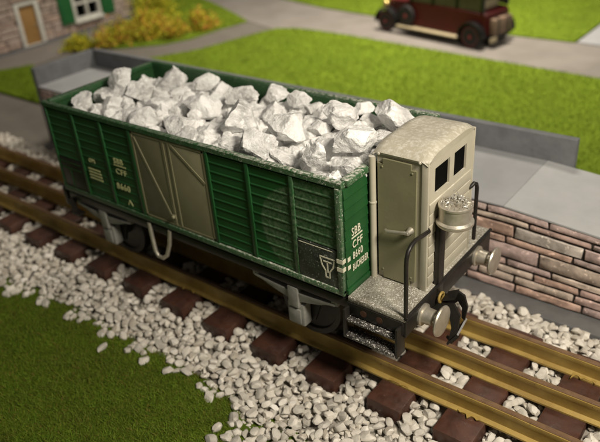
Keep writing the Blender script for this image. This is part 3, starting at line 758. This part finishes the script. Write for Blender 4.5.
# end walls
def end_wall(x, sgn, name_cab):
    ew = wp('end_wall', MB().box(min(x, x-sgn*.9), max(x, x-sgn*.9), -25.1, 25.1, ZB, ZT-1.2), M_inside)
    pm = MB(); pr = [(0, 0), (.3, .08), (.5, .35), (.44, .8), (.26, PH*.6), (.24, PH-.2), (0, PH-.12)]; k = len(pr)
    vs = [(sgn*a, y, z) for y in (-26.0, 26.0) for a, z in pr]
    pm.add(vs, [(j, (j+1) % k, k+(j+1) % k, k+j) for j in range(k)]+[tuple(range(k))[::-1], tuple(range(k, 2*k))])
    me = pm.mesh('plank', M_green, 30)
    for i in range(10):
        o = bpy.data.objects.new('plank', me); link(o, ew); o.location = Vector((x+sgn*.02+OX, 0, ZB+1.6+i*PH-.1))*K
    wp('sill', MB().box(x+.02 if sgn > 0 else x-.9, x+.9 if sgn > 0 else x-.02, -26.1, 26.1, ZB-.4, ZB+1.45, .15), M_green, ew)
    wp('top_rim', MB().box(min(x-sgn*1.6, x+sgn*.95), max(x-sgn*1.6, x+sgn*.95), -24.8, 24.8, ZT-2.0, ZT-.1, .3), M_rim, ew)
    return ew
front_end = end_wall(0, 1, True)
end_wall(L0, -1, False)

# lettering (flat print, a hair proud of the paint)
def text_mesh(txt, size, weight=0.0, thick=.10):
    c = bpy.data.curves.new('t', 'FONT'); c.body = txt; c.size = size; c.offset = weight; c.extrude = thick/2; c.align_x = 'LEFT'; c.resolution_u = 3; c.space_character = 1.12
    t = bpy.data.objects.new('t', c); COL.objects.link(t)
    dg = bpy.context.evaluated_depsgraph_get(); me = t.evaluated_get(dg).to_mesh()
    V = [v.co.copy() for v in me.vertices]; F = [tuple(p.vertices) for p in me.polygons]
    t.evaluated_get(dg).to_mesh_clear(); bpy.data.objects.remove(t); bpy.data.curves.remove(c)
    return V, F
def letter(name, txt, size, fnc, m, parent, sx=1.0, weight=.03):
    V, F = text_mesh(txt, size, weight); b = MB(); b.add([fnc(v.x*sx, v.y, v.z) for v in V], F)
    return wp(name, b, m, parent, None)
ft = lambda y0, z0: (lambda u, v, d: (.60+d, y0+u, z0+v))
letter('lettering', 'SBB', 3.5, ft(-23.4, 46.0), M_white, front_end, .74)
wp('underline', MB().box(.54, .66, -23.5, -18.2, 45.1, 45.5), M_white, front_end)
letter('lettering', 'CFF', 3.4, ft(-23.2, 41.9), M_white, front_end, .84)
letter('lettering', '8660', 3.3, ft(-23.2, 38.4), M_white, front_end, .70)
letter('lettering', 'BUCHERER', 3.1, ft(-23.4, 34.7), M_white, front_end, .475, .04)
for z in (39.4, 36.7):                                   # two bars that wrap the corner post
    wp('corner_stripe', MB().box(-1.9, .06, -27.46, -27.36, z-.55, z+.75).box(.02, .14, -27.3, -25.9, z-.55, z+.75).box(.54, .66, -25.7, -24.4, z-.55, z+.75), M_white, near_side)
fs = lambda x0, z0: (lambda u, v, d: (x0+u, -26.98-d, z0+v))
letter('lettering', 'SBB', 3.0, fs(-96.0, 47.2), M_yellowprint, near_side, 1.0, .03)
wp('underline', MB().box(-96.1, -89.7, -27.15, -27.02, 46.4, 46.75), M_yellowprint, near_side)
letter('lettering', 'CFF', 3.0, fs(-95.9, 43.2), M_yellowprint, near_side, 1.1, .03)
letter('lettering', '8660', 3.4, fs(-97.3, 37.0), M_yellowprint, near_side, 1.0, .04)
letter('lettering', 'OM', 2.2, fs(-111.0, 44.2), M_yellowprint, near_side, 1.0, .03)
for k in range(4): wp('data_line', MB().box(-112.2, -104.4+random.uniform(-1.2, .3), -27.15, -27.02, 41.2-k*1.25, 41.75-k*1.25), M_yellowprint, near_side)
wp('revision_mark', strip(-92.6, 31.6, -91.4, 33.6, .4, .12, -27.0), M_yellowprint, near_side); wp('revision_mark', strip(-91.4, 33.6, -90.2, 31.6, .4, .12, -27.0), M_yellowprint, near_side)
# emblem on the notice board: a shield outline with a T-shaped key inside
em = MB()
for q in ((-8.1, 38.9, -2.9, 38.9), (-8.0, 38.9, -7.4, 36.2), (-3.0, 38.9, -3.6, 36.2), (-7.4, 36.2, -6.2, 34.4), (-3.6, 36.2, -4.8, 34.4), (-6.2, 34.4, -6.2, 32.4), (-4.8, 34.4, -4.8, 32.4), (-6.3, 32.4, -4.7, 32.4), (-6.9, 37.6, -4.1, 37.6), (-5.5, 37.6, -5.5, 34.0), (-15.2, 41.6, -3.6, 41.6)):
    s = strip(q[0], q[1], q[2], q[3], .42 if q[1] < 41 else .22, .1, -26.94); em.add(s.v, s.f)
wp('emblem', em, M_white, near_side)

# chassis
for s in (-1, 1):
    a, b = sorted((s*24.2, s*26.4)); wp('sole_bar', MB().box(L0+.5, 19.0, a, b, 23.6, 26.55, .2), M_black)
wp('front_platform', MB().box(.95, 19.2, -26.9, 26.9, 26.6, 28.2, .15), M_floor)
bb = wp('buffer_beam', MB().box(17.2, 19.4, -26.6, 26.6, 21.3, 26.55, .2), M_black)
wp('buffer_beam', MB().box(L0-3.2, L0-1.0, -26.6, 26.6, 20.0, 27.5, .2), M_black)
wp('edge_rail', MB().tube([(19.5, -27, 28.0), (19.6, 0, 28.1), (19.5, 27, 28.0)], .55, 8), M_black, bb)
def buffer(x, y, s):
    b = wp('buffer', MB().lathe((x, y, 23.4), (s, 0, 0), [(0, 3.3), (.6, 3.3), (.8, 2.5), (3.6, 2.3), (3.8, 1.5), (5.3, 1.5)], 28), M_silver)
    wp('buffer_disc', MB().lathe((x+s*5.2, y, 23.4), (s, 0, 0), [(0, 1.6), (.15, 4.3), (.6, 4.6), (1.0, 4.4), (1.3, 3.0), (1.45, .3)], 36), M_silver, b)
for y in (-17.3, 17.3): buffer(19.4, y, 1); buffer(L0-3.2, y, -1)
# automatic hook coupling in the middle of the front beam: a bent black tin claw with a drooping loop
cp = MB()
def plate(poly, y0, y1): cp.extrude([(x, y0, z) for x, z in poly], (0, y1-y0, 0))
plate([(19.4, 24.5), (23.5, 25.0), (27.0, 27.2), (29.8, 26.4), (31.2, 23.2), (30.4, 19.0), (29.2, 19.6), (29.2, 22.6), (27.6, 24.2), (24.6, 21.6), (19.4, 20.6)], -3.4, -2.6)
plate([(19.4, 23.5), (24.0, 24.0), (27.6, 25.0), (30.2, 22.0), (29.4, 16.0), (27.4, 12.4), (26.4, 13.4), (27.2, 17.4), (26.4, 20.4), (23.4, 20.8), (19.4, 20.6)], -6.6, -5.8)
cp.extrude([(23.5, -6.4, 24.6), (27.8, -6.4, 26.2), (27.6, -2.8, 27.0), (23.5, -2.8, 25.2)], (0, 0, .7))
cp.extrude([(26.6, -7.4, 12.0), (30.2, -7.0, 16.0), (30.6, -1.6, 18.6), (27.4, -2.2, 14.2)], (-.6, 0, .3))
cp.tube([(21, -4.4, 22.5), (25, -4.4, 21.5), (28.5, -4.4, 18.0), (28.6, -4.4, 14.0), (26.4, -4.4, 11.4), (24.6, -4.4, 12.8)], [.9, .9, .8, .8, .7, .5], 8)
cp.v = [(19.4+(x-19.4)*.82-1.2, -7.6+(y+4.4)*.9, 23-(24-z)*1.15) for x, y, z in cp.v]
wp('coupling_hook', cp, M_black)
wp('coupling_ring', MB().tube([(20.6+2.1*0, -8.6+1.5*math.cos(a), 24.2+1.5*math.sin(a)) for a in np.linspace(0, 2*math.pi, 15)], .4, 8, caps=False), M_rail)
# axles, wheels, axle boxes, leaf springs
for ax in (-20.0, -112.0):
    wp('axle', MB().tube([(ax, -20, 11.9), (ax, 20, 11.9)], 1.1, 12), M_black)
    for s in (-1, 1):
        y = s*16.0
        wh = wp('wheel', MB().lathe((ax, y-s*2.2, 11.9), (0, s, 0), [(0, 13.0), (.7, 13.0), (1.0, 11.85), (4.2, 11.6), (4.2, 9.8), (3.4, 9.4), (3.2, 3.0), (4.6, 2.6), (4.7, .3)], 40), M_black)
        g = lambda a, b: sorted((s*a, s*b))
        q = g(21.8, 25.6)
        bx = wp('axle_box', MB().box(ax-3.3, ax+3.3, q[0], q[1], 8.2, 16.6, .7), M_grey)
        q = g(25.5, 26.2); wp('box_cover', MB().box(ax-2.3, ax+2.3, q[0], q[1], 9.4, 14.8, .4), M_grey, bx)
        q = g(23.0, 26.0)
        sp = MB()
        for k in range(5):                               # leaves, longest on top
            ln = 15.5-k*1.2; zz = 21.6-k*.62
            xs = np.linspace(-ln, ln, 9)
            vs = []
            for xx in xs:
                z = zz-.9+(.9+k*.62)*(abs(xx)/15.5)**1.2+.6*(xx/15.5)**2
                e = .06*k; vs += [(ax+xx, q[0]+e, z-.5), (ax+xx, q[1]-e, z-.5), (ax+xx, q[1]-e, z+.3), (ax+xx, q[0]+e, z+.3)]
            sp.add(vs, [(i*4+j, i*4+(j+1) % 4, (i+1)*4+(j+1) % 4, (i+1)*4+j) for i in range(8) for j in range(4)]); sp.add(vs[:4], [(3, 2, 1, 0)]); sp.add(vs[-4:], [(0, 1, 2, 3)])
        spr = wp('leaf_spring', sp, M_grey)
        q = g(22.6, 26.5); wp('spring_buckle', MB().box(ax-2.0, ax+2.0, q[0], q[1], 15.6, 23.2, .4), M_grey, spr)
        for d in (-15.2, 15.2):
            q = g(23.2, 25.8); wp('spring_hanger', MB().box(ax+d-1.2, ax+d+1.2, q[0], q[1], 21.6, 25.0, .3), M_grey, spr)
        q = g(20.8, 21.7); wp('axle_guard', MB().extrude([(ax-10, q[0], 25), (ax-4.4, q[0], 9), (ax+4.4, q[0], 9), (ax+10, q[0], 25)], (0, q[1]-q[0], 0)), M_black)
wp('underframe', MB().box(L0+4, 12, -12, 12, 22.5, 26.5, .3).box(-75, -57, -22, 22, 20, 22.4, .3), M_black)
wp('brake_lever_guard', MB().tube([(-83.2, -26.8, 27.0), (-83.0, -27, 22), (-82.4, -27.2, 15.6), (-81.2, -27.2, 13.8), (-78.6, -27.2, 13.8), (-76.2, -27.2, 15.8), (-74.0, -27, 21), (-72.6, -26.8, 27.0)], .75, 10), M_silver, label='pale bent wire guard under the side door')
# footsteps below the front platform (both sides)
for s in (-1, 1):
    g = lambda a, b: sorted((s*a, s*b))
    q = g(25.2, 29.2); f = wp('footstep', MB().box(1.6, 17.6, q[0], q[1], 21.2, 22.0, .2), M_grit)
    q2 = g(25.6, 30.0); wp('lower_tread', MB().box(1.6, 17.6, q2[0], q2[1], 16.0, 16.9, .2), M_grit, f)
    for x in (.8, 17.7):
        q3 = g(25.4, 29.6); wp('step_bracket', MB().box(x, x+.8, q3[0], q3[1], 15.6, 25.4, .12), M_black, f)
    q4 = g(26.45, 27.2); wp('step_valance', MB().box(.6, 18.8, q4[0], q4[1], 22.4, 26.5, .12), M_black, f)
    for xx in (6.2, 11.4):
        wp('valance_hole', MB().lathe((xx, s*27.15, 24.4), (0, s, 0), [(0, 1.05), (.12, 1.05)], 16), M_sleeper, f)
wp('rear_step', MB().box(L0+1.5, L0+6, -28.2, -25, 17.5, 18.3).box(L0+1.5, L0+2.2, -27.8, -25.4, 18.3, 24), M_black)

# brake cab
CX0, CX1, CY, CZT = 2.6, 17.8, 13.1, 67.8
cabw = MB()
us = [-CY, -9.4, -1.1, 1.5, 9.0, CY]; vs = [28.2, 57.0, 64.6, CZT]
holes = [(-9.4, -1.1, 57.0, 64.6), (1.5, 9.0, 57.0, 64.6)]
wfront = wall_cells(us, vs, holes, lambda u, v, d: (CX1-d, u, v), 1.0)
cab_front = wp('cab_front', wfront, M_cream)
wp('cab_window', MB().box(CX1-.9, CX1-.6, -9.35, -1.15, 57.05, 64.55), M_blackglass, cab_front)
wp('cab_window', MB().box(CX1-.9, CX1-.6, 1.55, 8.95, 57.05, 64.55), M_blackglass, cab_front)
pm = MB(); h = 3.3; pr = [(0, 0), (.30, .1), (.42, .4), (.22, h-.3), (0, h-.08)]; k = len(pr)
vv = [(a, y, z) for y in (-CY+.9, CY-.9) for a, z in pr]
pm.add(vv, [(j, (j+1) % k, k+(j+1) % k, k+j) for j in range(k)]+[tuple(range(k))[::-1], tuple(range(k, 2*k))]); me = pm.mesh('plank', M_cream, 30)
for i in range(8):
    o = bpy.data.objects.new('plank', me); link(o, cab_front); o.location = Vector((CX1+.01+OX, 0, 29.0+i*h-.1))*K
for s in (-1, 1):
    a, b = sorted((s*(CY-1.0), s*CY)); wl = wp('cab_side', MB().box(CX0, CX1-1.05, a, b, 28.2, CZT), M_cream)
    a, b = sorted((s*CY, s*(CY+.55)))
    wp('corner_strip', MB().box(CX1-1.6, CX1+.35, a, b, 28.2, CZT, .15), M_cream, wl)
wp('cab_back', MB().box(CX0, CX0+.9, -CY+1.05, CY-1.05, 28.2, CZT), M_cream)
bm = bmesh.new(); bmesh.ops.create_cube(bm, size=1)
for v in bm.verts: v.co = Vector((9.0+v.co.x*11.6, -CY-.45+v.co.y*.8, 47.6+v.co.z*37.6))
bmesh.ops.bevel(bm, geom=[e for e in bm.edges if abs(e.verts[0].co.y-e.verts[1].co.y) > .1], offset=1.6, segments=4, affect='EDGES')
cab_door = wp('cab_door', MB().bm(bm), M_olive)
wp('hinge_post', MB().tube([(1.7, -14.2, 28.2), (1.7, -14.2, 66.6)], .95, 14).tube([(1.7, -14.2, 52.5), (1.7, -14.2, 53.0)], 1.1, 14), M_cream, cab_door)
wp('door_handle', MB().tube([(6.2, -15.0, 45.6), (7.0, -15.7, 45.7), (11.6, -15.7, 46.6), (13.4, -15.7, 47.0), (13.6, -14.6, 47.0)], [.4, .55, .5, .6, .6], 12).lathe((13.4, -13.9, 47.0), (0, -1, 0), [(0, 1.05), (.4, 1.0), (1.2, .75), (2.0, .7), (2.2, .3)], 16), M_silver, cab_door)
for z in (31.5, 64.0):
    for x in (4.6, 13.6): wp('rivet', MB().lathe((x, -CY-.84, z), (0, -1, 0), [(0, .35), (.15, .3), (.22, .1)], 10), M_olive, cab_door)
# roof: shallow barrel, rounded corners, slightly dented
rv = []; nx, ny = 16, 26; rfm = MB()
def sup(t): return math.copysign(abs(t)**.8, t)
for i in range(nx+1):
    for j in range(ny+1):
        s, t = i/nx*2-1, j/ny*2-1
        x = (CX0+CX1)/2-.35+s*8.25; y = t*(CY+.75)
        z = CZT+.1+2.5*(1-abs(t)**4.5)-1.0*max(0, (abs(s)-.7)/.3)**2
        z += .45*noise.noise(Vector((x*.16, y*.13, 3.3)))*(1-t*t)
        rv.append((x, y, z))
rfm.add(rv, [(i*(ny+1)+j, (i+1)*(ny+1)+j, (i+1)*(ny+1)+j+1, i*(ny+1)+j+1) for i in range(nx) for j in range(ny)], True)
n0 = len(rfm.v); per = [(i, 0) for i in range(nx+1)]+[(nx, j) for j in range(1, ny+1)]+[(i, ny) for i in range(nx-1, -1, -1)]+[(0, j) for j in range(ny-1, 0, -1)]
top = [rv[i*(ny+1)+j] for i, j in per]; m_ = len(per)
rfm.add(top+[(x*.995+.04, y*.985, CZT-.5) for x, y, z in top], [(i, (i+1) % m_, m_+(i+1) % m_, m_+i) for i in range(m_)], True)
roof = wp('cab_roof', rfm, M_roof, sharp=75)
for x in (3.6, 15.8): wp('rivet', MB().lathe((x, -CY-.92, CZT-.2), (0, -1, 0), [(0, .45), (.25, .4), (.4, .1)], 10), M_cream, roof)
# end handrails
def rail_arc(pts, r): return MB().tube(pts, r, 12)
wp('handrail', rail_arc([(19.2, -26.4, 28), (19.2, -26.5, 44.6), (19.2, -26.3, 46.8), (19.2, -25.5, 48.6), (19.2, -24.0, 49.6), (19.0, -21.5, 49.7), (18.8, -17.5, 48.9), (18.5, -13.4, 48.0), (17.4, -11.9, 47.6)], .58), M_black)
wp('handrail', rail_arc([(19.2, 14.6, 31.0), (19.2, 14.6, 48.6), (19.1, 14.2, 50.0), (18.8, 13.2, 50.6), (18.5, 12.2, 50.0), (17.6, 11.6, 49.2)], .58), M_black)
# silver drum on a black bracket
lp = wp('drum_bracket', MB().box(18.3, 19.8, -9.2, -5.8, 24, 50.2, .2), M_black)
dr_ = wp('drum', MB().lathe((22.9, -7.2, 48.6), (0, 0, 1), [(0, 3.2), (.1, 4.75), (.5, 5.05), (1.2, 5.05), (1.5, 4.6), (1.7, 4.35), (5.4, 4.35), (5.6, 4.6), (6.1, 4.6), (6.3, 4.2)], 40), M_silver, label='silver drum topped with glittering white crystals')
r = random.Random(4); cr = MB()
for k in range(150):
    a = r.uniform(0, 6.283); d = 4.2*math.sqrt(r.random()); x = 22.9+d*math.cos(a); y = -7.2+d*math.sin(a)
    z = 54.8+max(0, 4.2*(1-d/3.2))*r.uniform(.4, 1); s = r.uniform(.35, .8)
    t = [Vector((r.gauss(0, 1), r.gauss(0, 1), r.gauss(0, 1))).normalized()*s for _ in range(4)]
    cr.add([Vector((x, y, z))+q for q in t], [(0, 1, 2), (0, 3, 1), (0, 2, 3), (1, 3, 2)])
wp('crystal', cr, M_crystal, dr_, kind='stuff', sharp=None)

# ------------------------------------------------------------------ the load of white stones
def rock_mesh(seed, sx, sy, sz):
    r = np.random.default_rng(seed); V, F = ico(4); V = V.copy()
    for _ in range(16):
        n = r.normal(size=3); n /= np.linalg.norm(n); d = r.uniform(.45, .84)
        q = V@n; V -= np.outer(np.maximum(q-d, 0)*.97, n)
    S = np.array([sx, sy, sz])
    for i in range(len(V)):
        p = Vector(V[i])
        f = .13*noise.noise(p*1.6+Vector((seed, 0, 0)))+.085*noise.noise(p*3.6+Vector((0, seed, 0)))+.05*noise.noise(p*8.0+Vector((0, 0, seed)))
        V[i] *= 1+f
    V /= np.abs(V).max(axis=0)
    V = V*S
    a = r.uniform(-.5, .5, 3)
    R = np.array(Matrix.Rotation(a[0], 3, 'X') @ Matrix.Rotation(a[1], 3, 'Y'))
    me = fast_mesh('stone', V@R.T, F, M_rock); me.set_sharp_from_angle(angle=math.radians(22))
    return me
def unproject(u, v, z):
    d = CAM_F+CAM_R*((u-300)/FPX)-CAM_U*((v-221)/FPX); t = (z-CAM_O.z)/d.z; p = CAM_O+d*t
    return p, FPX/((p-CAM_O).dot(CAM_F))
LBL = 'white broken stone in the load of the wagon'
big = [  # where it sits, height of its middle, width and height seen (pixels of the photograph), label
 (120.5, 79, 66, 25, 32, 'tall rounded white stone standing up at the rear of the load'),
 (84, 102, 61, 22, 22, 'small white stone at the rear near corner of the load'),
 (128, 115, 60, 40, 22, 'broad white stone leaning on the near rim just before the door'),
 (138, 93, 62, 34, 22, None), (173, 80, 63, 42, 20, 'flat topped white stone by the far rear rim'),
 (160, 106, 60, 36, 20, None), (203, 106, 63, 42, 28, 'blocky grey white stone in the middle of the rear half'),
 (208, 82, 63, 32, 20, None), (181, 126, 61, 38, 26, None), (242, 119, 65, 46, 38, 'large mottled white stone at the centre of the load'),
 (207, 135, 60, 30, 20, None), (243, 96, 64, 36, 20, None), (257, 144, 63, 42, 27, 'smooth bright white stone at the near rim behind the third bay'),
 (272, 112, 63, 26, 20, None), (290, 131, 65, 46, 34, 'big craggy white stone in front of the large mottled one'),
 (301, 101, 65, 30, 18, 'small bright white stone at the far middle of the load'), (341, 114, 66, 38, 29, 'bright white wedge stone towards the far front of the load'),
 (393, 117, 65, 46, 30, 'large bright white stone against the far front corner'), (350, 139, 66, 54, 31, 'wide pale grey stone at the front of the load'),
 (316, 156, 64, 28, 34, 'upright pointed grey stone near the front of the near rim'), (349, 166, 62, 36, 26, 'white stone in the near front corner of the load'),
 (276, 94, 63, 26, 17, None), (284, 159, 60, 34, 18, None), (384, 139, 63, 30, 22, None), (320, 128, 62, 24, 20, None), (230, 147, 60, 36, 18, None),
 (105, 98, 58, 26, 20, None), (372, 123, 61, 30, 20, None), (325, 103, 60, 26, 16, None), (405, 128, 61, 24, 18, None), (222, 89, 62, 24, 18, None), (366, 106, 63, 24, 16, None)]
placed = []
for i, (u, v, z, pw, ph, lab) in enumerate(big):
    p, sc = unproject(u, v, z)
    sx = pw/sc/2*1.04; sz = ph/sc/2*1.02; sy = min(sx, sz*1.25)*random.uniform(.9, 1.1)
    ey = 24.6-max(sx, sy)*.8; p.y = max(-ey, min(ey, p.y)); p.x = max(L0+1+sx*.85, min(-1.2-sx*.85, p.x))
    placed.append((p, sx, sy, sz, lab, .64+random.uniform(-.3, .3)))
tries = 0
while len(placed) < 150 and tries < 12000:
    tries += 1
    s = random.uniform(3.6, 6.0); x = random.uniform(L0+2+s, -2-s); y = random.uniform(-24.5+s, 24.5-s)
    z = 58.3-1.2*(abs(y)/20)**2+random.uniform(-2, 1.6)-(2.5 if x < -120 else 0)
    p = Vector((x, y, z))
    if any((q[0]-p).length < .60*((q[1]+q[2]+q[3])/3+s) for q in placed): continue
    placed.append((p, s*1.15, s, s*.82, None, random.uniform(0, 3)))
for k in range(150):                                     # small chips in the gaps
    s = random.uniform(1.5, 3.0); x = random.uniform(L0+4, -4); y = random.uniform(-23, 23)
    placed.append((Vector((x, y, 58.6+random.uniform(-1.5, 2.6)-2*(abs(y)/20)**2)), s*1.2, s, s*.9, 'chip', random.uniform(0, 3)))
shared = [rock_mesh(500+i, 2.5, 2.1, 1.8) for i in range(6)]
for i, (p, sx, sy, sz, lab, rz) in enumerate(placed):
    if lab == 'chip': me = shared[i % 6]
    else: me = rock_mesh(40+i, sx, sy, sz)
    o = bpy.data.objects.new('stone', me); COL.objects.link(o); o.location = p*K; o.rotation_euler = (0, 0, rz)
    if lab == 'chip':
        o.scale = (sx/2.5,)*3; o.rotation_euler = (random.uniform(0, 3), random.uniform(0, 3), rz)
        tag(o, 'small white chip between stones in the %s half of the load' % ('rear' if p.x < -66 else 'front'), 'stone', 'small chips in the wagon load')
    else:
        third = 'rear third' if p.x < -88 else 'middle third' if p.x < -44 else 'front third'
        where = 'along the near rim' if p.y < -9 else 'along the far rim' if p.y > 9 else 'down the centre line'
        tag(o, lab or 'white broken stone %s in the %s of the load' % (where, third), 'stone', 'white stones loaded in the wagon')
